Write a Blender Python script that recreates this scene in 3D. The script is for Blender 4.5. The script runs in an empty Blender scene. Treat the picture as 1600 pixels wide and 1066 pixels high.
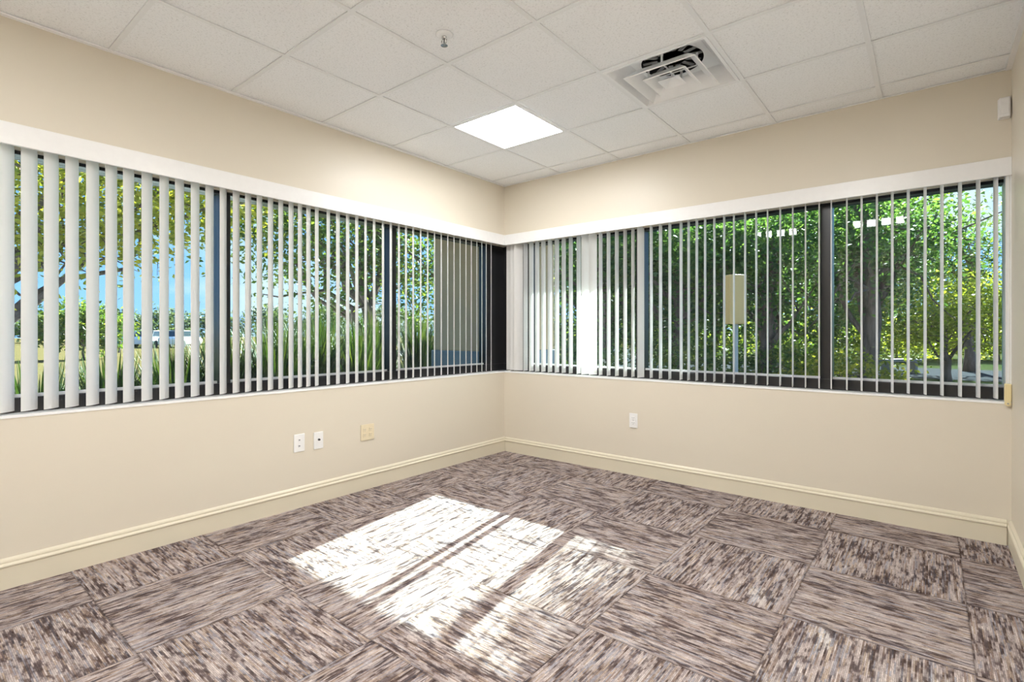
import bpy, math, random
import numpy as np

random.seed(7)
SC = bpy.context.scene
COL = SC.collection
PI = math.pi
R = math.radians

# ------------------------------------------------------------------ measures
W = 3.608          # right wall
H = 2.605          # ceiling
BACK = -5.1        # back wall
SILL = 0.785
HEAD = 2.10
CAM = (3.2666, -3.9018, 1.1645)
YAW = 39.0949
FW = (-math.sin(R(YAW)), math.cos(R(YAW)))
RT = (math.cos(R(YAW)), math.sin(R(YAW)))
FPX = 805.57


def bearing(px, d):
    """ground position seen along an image column at a forward distance"""
    k = (px - 800) / FPX * d
    return (CAM[0] + FW[0] * d + RT[0] * k, CAM[1] + FW[1] * d + RT[1] * k)


# ------------------------------------------------------------------ mesh helpers
class MB:
    def __init__(self):
        self.v = []
        self.f = []

    def box(self, x0, x1, y0, y1, z0, z1):
        b = len(self.v)
        self.v += [(x0, y0, z0), (x1, y0, z0), (x1, y1, z0), (x0, y1, z0),
                   (x0, y0, z1), (x1, y0, z1), (x1, y1, z1), (x0, y1, z1)]
        self.f += [(b + 3, b + 2, b + 1, b), (b + 4, b + 5, b + 6, b + 7), (b, b + 1, b + 5, b + 4),
                   (b + 1, b + 2, b + 6, b + 5), (b + 2, b + 3, b + 7, b + 6), (b + 3, b, b + 4, b + 7)]
        return self

    def quad(self, a, b_, c, d):
        b = len(self.v)
        self.v += [a, b_, c, d]
        self.f.append((b, b + 1, b + 2, b + 3))
        return self

    def tube(self, pts, rads, n=8, cap=True):
        b = len(self.v)
        m = len(pts)
        for i, p in enumerate(pts):
            p = np.array(p, float)
            q0 = np.array(pts[max(i - 1, 0)], float)
            q1 = np.array(pts[min(i + 1, m - 1)], float)
            t = q1 - q0
            t /= (np.linalg.norm(t) + 1e-9)
            ref = np.array((0, 0, 1.0)) if abs(t[2]) < 0.9 else np.array((1.0, 0, 0))
            a = np.cross(t, ref); a /= np.linalg.norm(a)
            c = np.cross(t, a)
            for k in range(n):
                w = 2 * PI * k / n
                q = p + rads[i] * (math.cos(w) * a + math.sin(w) * c)
                self.v.append(tuple(q))
        for i in range(m - 1):
            for k in range(n):
                k2 = (k + 1) % n
                self.f.append((b + i * n + k, b + i * n + k2, b + (i + 1) * n + k2, b + (i + 1) * n + k))
        if cap:
            self.f.append(tuple(b + k for k in range(n - 1, -1, -1)))
            self.f.append(tuple(b + (m - 1) * n + k for k in range(n)))
        return self

    def cyl(self, c, axis, r, l, n=20):
        c = np.array(c, float)
        ax = {'x': np.array((1., 0, 0)), 'y': np.array((0, 1., 0)), 'z': np.array((0, 0, 1.))}[axis]
        return self.tube([c, c + ax * l], [r, r], n)

    def lathe(self, c, prof, n=24):
        """profile of (radius, z) around a vertical axis"""
        b = len(self.v)
        for (r, z) in prof:
            for k in range(n):
                w = 2 * PI * k / n
                self.v.append((c[0] + r * math.cos(w), c[1] + r * math.sin(w), c[2] + z))
        for i in range(len(prof) - 1):
            for k in range(n):
                k2 = (k + 1) % n
                self.f.append((b + i * n + k, b + i * n + k2, b + (i + 1) * n + k2, b + (i + 1) * n + k))
        return self

    def prism(self, prof, axis, a0, a1):
        """closed profile of (u, v) swept along x or y; u is the other ground axis, v is z"""
        b = len(self.v)
        n = len(prof)
        for a in (a0, a1):
            for (u, v) in prof:
                self.v.append((a, u, v) if axis == 'x' else (u, a, v))
        for k in range(n):
            k2 = (k + 1) % n
            self.f.append((b + k, b + k2, b + n + k2, b + n + k))
        self.f.append(tuple(b + k for k in range(n - 1, -1, -1)))
        self.f.append(tuple(b + n + k for k in range(n)))
        return self

    def build(self, name, m, parent=None, bevel=0.0, smooth=False, loc=None, segs=2, recalc=True):
        me = bpy.data.meshes.new(name)
        me.from_pydata(self.v, [], self.f)
        if recalc:
            import bmesh
            bm = bmesh.new(); bm.from_mesh(me)
            bmesh.ops.recalc_face_normals(bm, faces=bm.faces)
            bm.to_mesh(me); bm.free()
        me.materials.append(m)
        if smooth:
            me.polygons.foreach_set('use_smooth', [True] * len(me.polygons))
        o = bpy.data.objects.new(name, me)
        COL.objects.link(o)
        if parent is not None:
            o.parent = parent
        if loc is not None:
            o.location = loc
        if bevel > 0:
            md = o.modifiers.new('bevel', 'BEVEL')
            md.width = bevel; md.segments = segs; md.limit_method = 'ANGLE'
        return o


def raw_mesh(name, V, F, m, parent=None, n=4):
    """big leaf meshes from numpy arrays"""
    me = bpy.data.meshes.new(name)
    me.vertices.add(len(V)); me.vertices.foreach_set('co', V.astype(np.float32).ravel())
    me.loops.add(F.size); me.loops.foreach_set('vertex_index', F.astype(np.int32).ravel())
    me.polygons.add(len(F))
    me.polygons.foreach_set('loop_start', np.arange(0, F.size, n, dtype=np.int32))
    me.update(calc_edges=True)
    me.materials.append(m)
    o = bpy.data.objects.new(name, me)
    COL.objects.link(o)
    if parent is not None:
        o.parent = parent
    return o


def tag(o, label=None, cat=None, group=None, kind=None):
    if label: o['label'] = label
    if cat: o['category'] = cat
    if group: o['group'] = group
    if kind: o['kind'] = kind
    return o


def empty(name, loc=(0, 0, 0), rz=0):
    o = bpy.data.objects.new(name, None)
    o.empty_display_size = 0.1
    o.location = loc
    o.rotation_euler = (0, 0, rz)
    COL.objects.link(o)
    return o


# ------------------------------------------------------------------ materials
class NT:
    def __init__(self, name):
        self.m = bpy.data.materials.new(name)
        self.m.use_nodes = True
        self.t = self.m.node_tree
        self.t.nodes.clear()
        self.out = self.t.nodes.new('ShaderNodeOutputMaterial')

    def n(self, typ, **kw):
        nd = self.t.nodes.new(typ)
        for k, v in kw.items():
            setattr(nd, k, v)
        return nd

    def l(self, a, b):
        self.t.links.new(a, b)

    def put(self, sock, v):
        if hasattr(v, 'is_output'):
            self.l(v, sock)
        else:
            sock.default_value = v

    def math(self, op, a, b=None, c=None):
        nd = self.n('ShaderNodeMath', operation=op)
        self.put(nd.inputs[0], a)
        if b is not None: self.put(nd.inputs[1], b)
        if c is not None: self.put(nd.inputs[2], c)
        return nd.outputs[0]

    def mix(self, f, a, b, blend='MIX'):
        nd = self.n('ShaderNodeMix', data_type='RGBA', blend_type=blend)
        self.put(nd.inputs['Factor'], f)
        self.put(nd.inputs[6], a); self.put(nd.inputs[7], b)
        return nd.outputs[2]

    def noise(self, vec, scale, detail=2.0, rough=0.5, dim='3D'):
        nd = self.n('ShaderNodeTexNoise', noise_dimensions=dim)
        if vec is not None: self.l(vec, nd.inputs['Vector'])
        nd.inputs['Scale'].default_value = scale
        nd.inputs['Detail'].default_value = detail
        nd.inputs['Roughness'].default_value = rough
        return nd.outputs['Fac']

    def ramp(self, f, stops, interp='LINEAR'):
        nd = self.n('ShaderNodeValToRGB')
        e = nd.color_ramp.elements
        nd.color_ramp.interpolation = interp
        while len(e) < len(stops): e.new(0.5)
        for i, (p, c) in enumerate(stops):
            e[i].position = p
            e[i].color = (*c, 1) if len(c) == 3 else c
        self.put(nd.inputs[0], f)
        return nd.outputs[0]

    def comb(self, x, y, z=0.0):
        nd = self.n('ShaderNodeCombineXYZ')
        self.put(nd.inputs[0], x); self.put(nd.inputs[1], y); self.put(nd.inputs[2], z)
        return nd.outputs[0]

    def principled(self, col, rough=0.5, spec=0.5, metal=0.0, normal=None):
        b = self.n('ShaderNodeBsdfPrincipled')
        self.put(b.inputs['Base Color'], col if hasattr(col, 'is_output') else (*col, 1))
        self.put(b.inputs['Roughness'], rough)
        b.inputs['Specular IOR Level'].default_value = spec
        b.inputs['Metallic'].default_value = metal
        if normal is not None: self.l(normal, b.inputs['Normal'])
        self.l(b.outputs[0], self.out.inputs[0])
        return b

    def bump(self, h, strength=0.2, dist=0.01):
        nd = self.n('ShaderNodeBump')
        nd.inputs['Strength'].default_value = strength
        nd.inputs['Distance'].default_value = dist
        self.l(h, nd.inputs['Height'])
        return nd.outputs[0]


def coords(N):
    return N.n('ShaderNodeTexCoord').outputs['Object']


def plain(name, col, rough=0.5, spec=0.5, metal=0.0, var=0.03, scale=30):
    N = NT(name)
    f = N.noise(coords(N), scale, 3)
    c2 = tuple(max(0, c * (1 - var * 2)) for c in col)
    c = N.mix(f, (*col, 1), (*c2, 1))
    N.principled(c, rough, spec, metal)
    return N.m


def paint(name, col, rough=0.4):
    N = NT(name)
    co = coords(N)
    big = N.noise(co, 1.3, 2)
    c = N.mix(big, (*col, 1), (*[x * 0.965 for x in col], 1))
    peel = N.noise(co, 320, 2)
    N.principled(c, rough, 0.4, normal=N.bump(peel, 0.06, 0.002))
    return N.m


M = {}
M['wall'] = paint('cream_wall_paint', (0.725, 0.668, 0.565), 0.38)
M['base'] = paint('cream_trim_paint', (0.74, 0.685, 0.55), 0.32)
M['white_paint'] = plain('white_paint', (0.92, 0.93, 0.94), 0.35)
M['grid'] = plain('white_ceiling_grid', (0.87, 0.89, 0.91), 0.4)
M['metal_white'] = plain('white_enamelled_steel', (0.90, 0.92, 0.94), 0.35)
M['plastic_white'] = plain('white_plastic', (0.88, 0.88, 0.88), 0.3)
M['almond'] = plain('almond_plastic', (0.80, 0.70, 0.50), 0.35)
M['cream_plastic'] = plain('cream_plastic', (0.80, 0.68, 0.38), 0.35)
M['dark'] = plain('dark_hole', (0.02, 0.02, 0.022), 0.5)
M['grey'] = plain('grey_slot', (0.28, 0.29, 0.31), 0.5)
M['alu'] = plain('white_glazing_bead', (0.90, 0.91, 0.92), 0.35, metal=0.0)
M['chrome'] = plain('chrome', (0.75, 0.75, 0.75), 0.18, metal=1.0)
M['black_frame'] = plain('black_anodised_aluminium', (0.016, 0.016, 0.018), 0.28, 0.5)
M['duct'] = plain('dark_duct', (0.035, 0.035, 0.037), 0.6)
M['fin'] = plain('grey_damper_fin', (0.22, 0.22, 0.22), 0.45)
M['stucco'] = paint('tan_stucco', (0.66, 0.45, 0.30), 0.8)
M['stucco_base'] = paint('blue_grey_stucco', (0.22, 0.26, 0.32), 0.8)
M['soffit'] = plain('brown_soffit', (0.20, 0.15, 0.11), 0.7)
M['concrete'] = plain('bounce_slab_concrete', (0.72, 0.72, 0.71), 0.8, var=0.08, scale=12)
M['stone'] = plain('weathered_grey_stone', (0.26, 0.26, 0.25), 0.8, var=0.1, scale=14)
M['steel_tan'] = plain('tan_painted_steel', (0.66, 0.42, 0.17), 0.5)
M['post'] = plain('galvanised_post', (0.36, 0.37, 0.38), 0.5)
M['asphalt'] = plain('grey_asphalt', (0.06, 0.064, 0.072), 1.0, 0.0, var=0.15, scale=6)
M['car_white'] = plain('white_car_paint', (0.75, 0.77, 0.80), 0.25)
M['car_teal'] = plain('teal_car_paint', (0.06, 0.30, 0.34), 0.25)
M['car_glass'] = plain('dark_car_glass', (0.03, 0.04, 0.05), 0.1)
M['tyre'] = plain('black_tyre', (0.02, 0.02, 0.02), 0.8)
M['wood_pole'] = plain('weathered_pole', (0.13, 0.10, 0.08), 0.8)
M['cord'] = plain('white_bead_chain', (0.78, 0.76, 0.72), 0.4)


def mat_tile():
    N = NT('acoustic_ceiling_tile')
    co = coords(N)
    a = N.noise(co, 95, 3, 0.7)
    b = N.noise(co, 230, 2, 0.6)
    f = N.math('ADD', N.math('MULTIPLY', a, 0.55), N.math('MULTIPLY', b, 0.45))
    c = N.ramp(f, [(0.30, (0.60, 0.62, 0.63)), (0.40, (0.80, 0.82, 0.84)), (0.48, (0.92, 0.94, 0.965)), (1, (0.93, 0.95, 0.975))])
    N.principled(c, 0.9, 0.1, normal=N.bump(f, 0.25, 0.004))
    return N.m


def mat_slat():
    N = NT('white_vinyl_slat')
    f = N.noise(coords(N), 60, 2)
    c = N.mix(f, (0.93, 0.925, 0.92, 1), (0.90, 0.895, 0.885, 1))
    b = N.principled(c, 0.42, 0.35)
    tr = N.n('ShaderNodeBsdfTranslucent')
    tr.inputs[0].default_value = (0.96, 0.95, 0.93, 1)
    mx = N.n('ShaderNodeMixShader'); mx.inputs[0].default_value = 0.5
    N.l(b.outputs[0], mx.inputs[1]); N.l(tr.outputs[0], mx.inputs[2])
    N.l(mx.outputs[0], N.out.inputs[0])
    return N.m


def mat_glass():
    N = NT('tinted_window_glass')
    f = N.noise(coords(N), 2.0, 2)
    tint = N.mix(f, (0.78, 0.88, 0.87, 1), (0.81, 0.91, 0.90, 1))
    t = N.n('ShaderNodeBsdfTransparent'); N.l(tint, t.inputs[0])
    g = N.n('ShaderNodeBsdfGlossy'); g.inputs['Roughness'].default_value = 0.02
    g.inputs['Color'].default_value = (0.9, 0.95, 0.95, 1)
    fr = N.n('ShaderNodeFresnel'); fr.inputs[0].default_value = 1.5
    geo = N.n('ShaderNodeNewGeometry')
    k = N.math('MULTIPLY', fr.outputs[0], N.math('SUBTRACT', 1.0, geo.outputs['Backfacing']))   # thin pane: reflect once, on the way in
    mx = N.n('ShaderNodeMixShader')
    N.l(k, mx.inputs[0]); N.l(t.outputs[0], mx.inputs[1]); N.l(g.outputs[0], mx.inputs[2])
    N.l(mx.outputs[0], N.out.inputs[0])
    return N.m


def mat_emit(name, col, s):
    N = NT(name)
    e = N.n('ShaderNodeEmission')
    e.inputs[0].default_value = (*col, 1); e.inputs[1].default_value = s
    N.l(e.outputs[0], N.out.inputs[0])
    return N.m


def mat_carpet():
    N = NT('striped_carpet_tiles')
    S = 0.587
    sep = N.n('ShaderNodeSeparateXYZ'); N.l(coords(N), sep.inputs[0])
    x, y = sep.outputs[0], sep.outputs[1]
    gx = N.math('DIVIDE', N.math('SUBTRACT', x, 3.385), S)
    gy = N.math('DIVIDE', N.math('ADD', y, 0.375), S)
    ix, iy = N.math('FLOOR', gx), N.math('FLOOR', gy)
    par = N.math('FLOORED_MODULO', N.math('ADD', ix, iy), 2.0)     # 0: stripes along y, 1: along x
    fx, fy = N.math('FRACT', gx), N.math('FRACT', gy)

    def sel(a, b):   # par ? a : b
        return N.math('ADD', N.math('MULTIPLY', par, a), N.math('MULTIPLY', N.math('SUBTRACT', 1.0, par), b))
    u, v = sel(x, y), sel(y, x)
    wn = N.n('ShaderNodeTexWhiteNoise', noise_dimensions='2D')
    N.l(N.comb(ix, iy), wn.inputs['Vector'])
    rnd = wn.outputs['Value']
    off = N.math('MULTIPLY', rnd, 40.0)
    uo = N.math('DIVIDE', N.math('FLOOR', N.math('MULTIPLY', N.math('ADD', u, off), 170.0)), 170.0)
    PITCH = 0.0052
    row = N.math('FLOOR', N.math('DIVIDE', v, PITCH))
    rfr = N.math('FRACT', N.math('DIVIDE', v, PITCH))
    wr = N.n('ShaderNodeTexWhiteNoise', noise_dimensions='2D'); N.l(N.comb(row, off), wr.inputs['Vector'])
    rrow = wr.outputs['Value']
    # woven dashes: dark broken lines on a pale ground, thicker and thinner in patches
    rowb = N.math('FLOOR', N.math('DIVIDE', v, PITCH * 2))
    blk = N.noise(N.comb(N.math('MULTIPLY', uo, 7.0), N.math('MULTIPLY', v, 20.0), off), 1.0, 2.0, 0.6)
    dash = N.noise(N.comb(N.math('MULTIPLY', uo, 9.0), N.math('MULTIPLY', rowb, 7.3), off), 1.0, 3.0, 0.6)
    dash2 = N.noise(N.comb(N.math('MULTIPLY', uo, 24.0), N.math('MULTIPLY', row, 5.7), off), 1.0, 1.0)
    fine = N.noise(N.comb(N.math('MULTIPLY', uo, 260.0), N.math('MULTIPLY', v, 260.0), 0.0), 1.0, 2.0)
    f = N.math('ADD', N.math('MULTIPLY', blk, 0.28), N.math('ADD', N.math('MULTIPLY', dash, 0.50), N.math('MULTIPLY', dash2, 0.22)))
    base = N.ramp(f, [(0.38, (0.088, 0.068, 0.068)), (0.45, (0.150, 0.120, 0.118)), (0.48, (0.32, 0.275, 0.265)),
                      (0.56, (0.46, 0.405, 0.39)), (0.68, (0.58, 0.53, 0.515))])
    # single yarns: brown, blue grey and cream strands that change along their length
    ys = N.noise(N.comb(N.math('MULTIPLY', uo, 4.0), N.math('MULTIPLY', row, 9.1), off), 1.0, 1.0)
    yk = N.math('FRACT', N.math('ADD', rrow, N.math('MULTIPLY', ys, 1.3)))
    yarn = N.ramp(yk, [(0.0, (0.62, 0.50, 0.43)), (0.14, (0.98, 0.94, 0.93)), (0.38, (1.12, 1.06, 1.03)), (0.56, (0.72, 0.77, 0.88)),
                       (0.70, (0.92, 0.80, 0.66)), (0.82, (1.22, 1.16, 1.12)), (0.92, (0.70, 0.66, 0.68))], 'CONSTANT')
    c = N.mix(0.85, base, N.mix(1.0, base, yarn, 'MULTIPLY'))
    # grooves between tuft rows, tuft grain, tile seams
    gr = N.math('ABSOLUTE', N.math('SUBTRACT', rfr, 0.5))
    groove = N.ramp(gr, [(0.30, (1, 1, 1)), (0.5, (0.62, 0.62, 0.62))])
    c = N.mix(1.0, c, groove, 'MULTIPLY')
    c = N.mix(1.0, c, N.ramp(fine, [(0.3, (0.72, 0.72, 0.72)), (0.7, (1.2, 1.2, 1.2))]), 'MULTIPLY')
    ex = N.math('MINIMUM', fx, N.math('SUBTRACT', 1.0, fx))
    ey = N.math('MINIMUM', fy, N.math('SUBTRACT', 1.0, fy))
    e = N.math('MINIMUM', ex, ey)
    seam = N.ramp(e, [(0.0, (0.55, 0.53, 0.52)), (0.006, (0.8, 0.8, 0.8)), (0.010, (1, 1, 1))])
    c = N.mix(1.0, c, seam, 'MULTIPLY')
    h = N.math('ADD', N.math('MULTIPLY', fine, 0.5), N.math('MULTIPLY', gr, -0.8))
    N.principled(c, 0.95, 0.05, normal=N.bump(h, 0.35, 0.004))
    return N.m


def mat_leaf(name, stops, transl=0.5):
    N = NT(name)
    g = N.n('ShaderNodeNewGeometry')
    c = N.ramp(g.outputs['Random Per Island'], stops)
    d = N.n('ShaderNodeBsdfPrincipled')
    N.l(c, d.inputs['Base Color']); d.inputs['Roughness'].default_value = 0.5
    d.inputs['Specular IOR Level'].default_value = 0.3
    t = N.n('ShaderNodeBsdfTranslucent')
    c2 = N.mix(1.0, c, (1.25, 1.2, 0.55, 1), 'MULTIPLY')
    N.l(c2, t.inputs[0])
    mx = N.n('ShaderNodeMixShader'); mx.inputs[0].default_value = transl
    N.l(d.outputs[0], mx.inputs[1]); N.l(t.outputs[0], mx.inputs[2])
    N.l(mx.outputs[0], N.out.inputs[0])
    return N.m


def mat_bark():
    N = NT('brown_bark')
    mp = N.n('ShaderNodeMapping'); mp.inputs['Scale'].default_value = (14, 14, 3)
    N.l(coords(N), mp.inputs[0])
    f = N.noise(mp.outputs[0], 1.0, 5, 0.65)
    c = N.ramp(f, [(0.3, (0.06, 0.042, 0.034)), (0.7, (0.24, 0.17, 0.14))])
    N.principled(c, 0.9, 0.2, normal=N.bump(f, 0.6, 0.02))
    return N.m


def mat_ground():
    N = NT('grass_and_straw_ground')
    co = coords(N)
    a = N.noise(co, 0.16, 4, 0.6)
    b = N.noise(co, 22, 4, 0.7)
    sep = N.n('ShaderNodeSeparateXYZ'); N.l(co, sep.inputs[0])
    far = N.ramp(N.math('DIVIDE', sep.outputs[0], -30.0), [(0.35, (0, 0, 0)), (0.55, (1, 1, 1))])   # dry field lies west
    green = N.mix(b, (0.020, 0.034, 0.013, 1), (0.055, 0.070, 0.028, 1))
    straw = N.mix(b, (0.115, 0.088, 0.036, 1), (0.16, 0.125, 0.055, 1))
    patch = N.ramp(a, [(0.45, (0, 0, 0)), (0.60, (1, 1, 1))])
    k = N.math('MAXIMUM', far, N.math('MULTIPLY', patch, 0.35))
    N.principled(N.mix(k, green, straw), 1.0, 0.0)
    return N.m


M['tile'] = mat_tile(); M['slat'] = mat_slat(); M['glass'] = mat_glass(); M['carpet'] = mat_carpet()
M['led'] = mat_emit('led_diffuser', (1.0, 0.995, 0.985), 14.5)
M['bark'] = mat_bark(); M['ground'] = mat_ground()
M['leaf_yellow'] = mat_leaf('yellow_green_leaves', [(0, (0.138, 0.179, 0.021)), (0.5, (0.317, 0.317, 0.042)), (1, (0.486, 0.422, 0.074))])
M['leaf_mid'] = mat_leaf('mid_green_leaves', [(0, (0.044, 0.095, 0.017)), (0.6, (0.103, 0.171, 0.034)), (1, (0.240, 0.258, 0.069))])
M['leaf_dark'] = mat_leaf('deep_green_leaves', [(0, (0.036, 0.092, 0.032)), (0.6, (0.083, 0.175, 0.052)), (1, (0.174, 0.276, 0.083))])
M['leaf_grass'] = mat_leaf('grass_blades', [(0, (0.014, 0.035, 0.006)), (0.6, (0.040, 0.075, 0.015)), (1, (0.097, 0.123, 0.035))], 0.35)
M['leaf_lime'] = mat_leaf('lime_leaves', [(0, (0.16, 0.22, 0.03)), (0.5, (0.32, 0.38, 0.05)), (1, (0.50, 0.48, 0.09))], 0.6)
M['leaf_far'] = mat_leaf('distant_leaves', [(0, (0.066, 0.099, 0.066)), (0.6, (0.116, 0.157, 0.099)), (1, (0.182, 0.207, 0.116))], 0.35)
M['petal'] = mat_leaf('white_petals', [(0, (0.75, 0.72, 0.70)), (1, (0.9, 0.88, 0.88))], 0.3)

# ------------------------------------------------------------------ room shell
tag(MB().box(0, W, BACK, 0, -0.05, 0).build('floor', M['carpet']), kind='structure')

# walls: below the sill, above the head, and the solid ends
LEND = -4.75     # left window's far jamb
wl = MB().box(-0.25, 0, BACK - 0.15, 0, -0.05, SILL - 0.012)
wl.box(-0.25, 0, BACK - 0.15, 0, HEAD, 2.75)
wl.box(-0.25, -0.080, LEND, 0.004, 2.030, HEAD)
wl.box(-0.25, 0, BACK - 0.15, LEND, SILL - 0.012, HEAD)
tag(wl.build('wall_left', M['wall']), kind='structure')
wr = MB().box(-0.25, W, 0, 0.25, -0.05, SILL - 0.012)
wr.box(-0.25, W, 0, 0.25, HEAD, 2.75)
wr.box(-0.25, W, 0.080, 0.25, 2.030, HEAD)
tag(wr.build('wall_far', M['wall']), kind='structure')
tag(MB().box(W, W + 0.15, BACK - 0.15, 0.25, -0.05, 2.75).build('wall_right', M['wall']), kind='structure')
tag(MB().box(0, W, BACK - 0.15, BACK, -0.05, 2.75).build('wall_back', M['wall']), kind='structure')

# white sill boards
tag(MB().box(-0.21, 0.004, LEND, 0.004, SILL - 0.012, SILL).build('trim_1', M['white_paint']), kind='structure')
tag(MB().box(0.004, W, -0.004, 0.21, SILL - 0.012, SILL).build('trim_2', M['white_paint']), kind='structure')
# white jamb lining at the right end of the far window
tag(MB().box(3.585, W, 0.004, 0.10, SILL, HEAD).build('trim_3', M['white_paint']), kind='structure')


def base_prof(s):
    # profile: (distance from wall, z)
    return [(0, 0), (0.014 * s, 0), (0.014 * s, 0.098), (0.019 * s, 0.102), (0.020 * s, 0.108), (0.016 * s, 0.114),
            (0.011 * s, 0.117), (0.012 * s, 0.124), (0.010 * s, 0.130), (0.004 * s, 0.137), (0, 0.139)]


tag(MB().prism(base_prof(1), 'y', BACK, 0).build('baseboard_left', M['base']), kind='structure')
tag(MB().prism(base_prof(-1), 'x', 0.020, W - 0.020).build('baseboard_far', M['base']), kind='structure')
tag(MB().prism([(W + u, z) for u, z in base_prof(-1)], 'y', BACK, 0).build('baseboard_right', M['base']), kind='structure')

# ceiling: lay-in tiles, with grid
XL = [0.657, 1.249, 1.841, 2.433, 3.025]
YL = [-0.20, -0.79, -1.38, -1.97, -2.56, -3.15, -3.74, -4.33, -4.92]
xs = [0.0] + XL + [W]
ys = [0.0] + YL + [BACK]
LIGHTS = [(0, 1), (1, 6), (3, 3), (3, 6)]       # grid cells (column index in XL, row index in YL)
VENT = (2, 1)
SKIP = set(LIGHTS + [VENT])
tm = MB()
for i in range(len(xs) - 1):
    for j in range(len(ys) - 1):
        if (i - 1, j - 1) in SKIP:
            continue
        tm.box(xs[i] + 0.003, xs[i + 1] - 0.003, ys[j + 1] + 0.003, ys[j] - 0.003, H + 0.006, H + 0.020)
ceil = tag(tm.build('ceiling', M['tile']), kind='structure')
g = MB()
for x in XL:
    g.box(x - 0.012, x + 0.012, BACK, 0, H, H + 0.004)
for k, y in enumerate(YL):
    for i in range(len(xs) - 1):
        g.box(xs[i] + (0.012 if i else 0.022), xs[i + 1] - (0.012 if i < len(xs) - 2 else 0.022), y - 0.012, y + 0.012, H, H + 0.004)
wa = MB()
wa.box(0, 0.024, BACK, 0, H - 0.005, H + 0.003)
wa.box(W - 0.024, W, BACK, 0, H - 0.005, H + 0.003)
wa.box(0.024, W - 0.024, -0.012, 0, H - 0.002, H + 0.003)
wa.build('wall_angle', M['white_paint'], ceil)
g.build('ceiling_grid', M['grid'], ceil)
g2 = MB().box(-0.25, W + 0.15, BACK - 0.15, 0.25, 2.75, 2.80)
tag(g2.build('roof_slab', M['white_paint']), kind='structure')

# ------------------------------------------------------------------ ceiling lights
def ceiling_light(i, j, label):
    x0, x1 = XL[i], XL[i + 1]
    y1, y0 = YL[j], YL[j + 1]
    t = empty('ceiling_light', ((x0 + x1) / 2, (y0 + y1) / 2, H))
    tag(t, label, 'ceiling light', 'flat ceiling light panels')
    a = (x1 - x0) / 2 - 0.013; b = (y1 - y0) / 2 - 0.013
    f = MB()
    w = 0.012
    f.box(-a, a, -b, -b + w, -0.003, 0.02).box(-a, a, b - w, b, -0.003, 0.02)
    f.box(-a, -a + w, -b + w, b - w, -0.003, 0.02).box(a - w, a, -b + w, b - w, -0.003, 0.02)
    f.build('frame', M['metal_white'], t)
    MB().box(-a + w, a - w, -b + w, b - w, 0.002, 0.012).build('diffuser', M['led'], t)


ceiling_light(*LIGHTS[0], 'square glowing white flat panel in the ceiling near the corner')
ceiling_light(*LIGHTS[1], 'added square fill panel in the unseen ceiling, left of the other one at the back of the room')  # this panel and the next ones are unseen, added to brighten the room
ceiling_light(*LIGHTS[2], 'added square fill panel in the unseen ceiling by the right wall, halfway along the room')
ceiling_light(*LIGHTS[3], 'added square fill panel in the unseen ceiling by the right wall at the back of the room')

# ------------------------------------------------------------------ air diffuser
vx = (XL[VENT[0]] + XL[VENT[0] + 1]) / 2
vy = (YL[VENT[1]] + YL[VENT[1] + 1]) / 2
vent = tag(empty('air_diffuser', (vx, vy, H)), 'white square ceiling air vent with nested louvre rings and dark round duct', 'air vent')


def sq(mb, h0, z0, h1, z1, inner=None):
    """square frustum skin between half-size h0 at z0 and h1 at z1"""
    for k in range(4):
        c = [(-1, -1), (1, -1), (1, 1), (-1, 1)]
        a, b = c[k], c[(k + 1) % 4]
        mb.quad((a[0] * h0, a[1] * h0, z0), (b[0] * h0, b[1] * h0, z0), (b[0] * h1, b[1] * h1, z1), (a[0] * h1, a[1] * h1, z1))


fm = MB()
sq(fm, 0.283, 0.004, 0.283, -0.004); sq(fm, 0.283, -0.004, 0.268, -0.004); sq(fm, 0.268, -0.004, 0.262, 0.004)
sq(fm, 0.262, 0.004, 0.240, 0.040); sq(fm, 0.240, 0.040, 0.200, 0.085)
fm.build('frame', M['metal_white'], vent, recalc=False)
bp = MB()      # back plate with a round hole
n = 48
for k in range(n):
    a0, a1 = 2 * PI * k / n, 2 * PI * (k + 1) / n
    def sqp(a):
        c, s = math.cos(a), math.sin(a); m_ = max(abs(c), abs(s)); return (0.203 * c / m_, 0.203 * s / m_, 0.085)
    r = 0.168
    bp.quad(sqp(a0), sqp(a1), (r * math.cos(a1), r * math.sin(a1), 0.085), (r * math.cos(a0), r * math.sin(a0), 0.085))
bp.build('back_plate', M['metal_white'], vent, recalc=False)
dm = MB().lathe((0, 0, 0), [(0.168, 0.085), (0.168, 0.145), (0.02, 0.145), (0.001, 0.145)], 40)
dm.build('duct', M['duct'], vent, recalc=False)
for k in range(14):
    a = 2 * PI * k / 14
    o = MB().box(-0.012, 0.012, 0.080, 0.160, 0.1, 0.102).build('damper_fin', M['fin'], vent)
    o.rotation_euler = (0, 0, a)
for (hb, zb, ht, zt, nm) in ((0.200, -0.026, 0.140, 0.026, 'louver_ring'), (0.122, -0.030, 0.078, 0.010, 'louver_ring'), ):
    rm = MB()
    sq(rm, hb, zb, ht, zt); sq(rm, hb, zb, hb - 0.004, zb - 0.004); sq(rm, hb - 0.004, zb - 0.004, ht - 0.004, zt)
    sq(rm, ht - 0.004, zt, ht, zt)
    rm.build(nm, M['metal_white'], vent, recalc=False)
cm = MB()
sq(cm, 0.060, -0.034, 0.012, -0.006)
cm.quad((-0.012, -0.012, -0.006), (0.012, -0.012, -0.006), (0.012, 0.012, -0.006), (-0.012, 0.012, -0.006))
cm.build('louver_cone', M['metal_white'], vent, recalc=False)
st = MB()
for s in (-1, 1):
    st.box(-0.006, 0.006, s * 0.14 - 0.004, s * 0.14 + 0.004, 0.02, 0.085)
    st.box(s * 0.14 - 0.004, s * 0.14 + 0.004, -0.006, 0.006, 0.02, 0.085)
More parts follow.
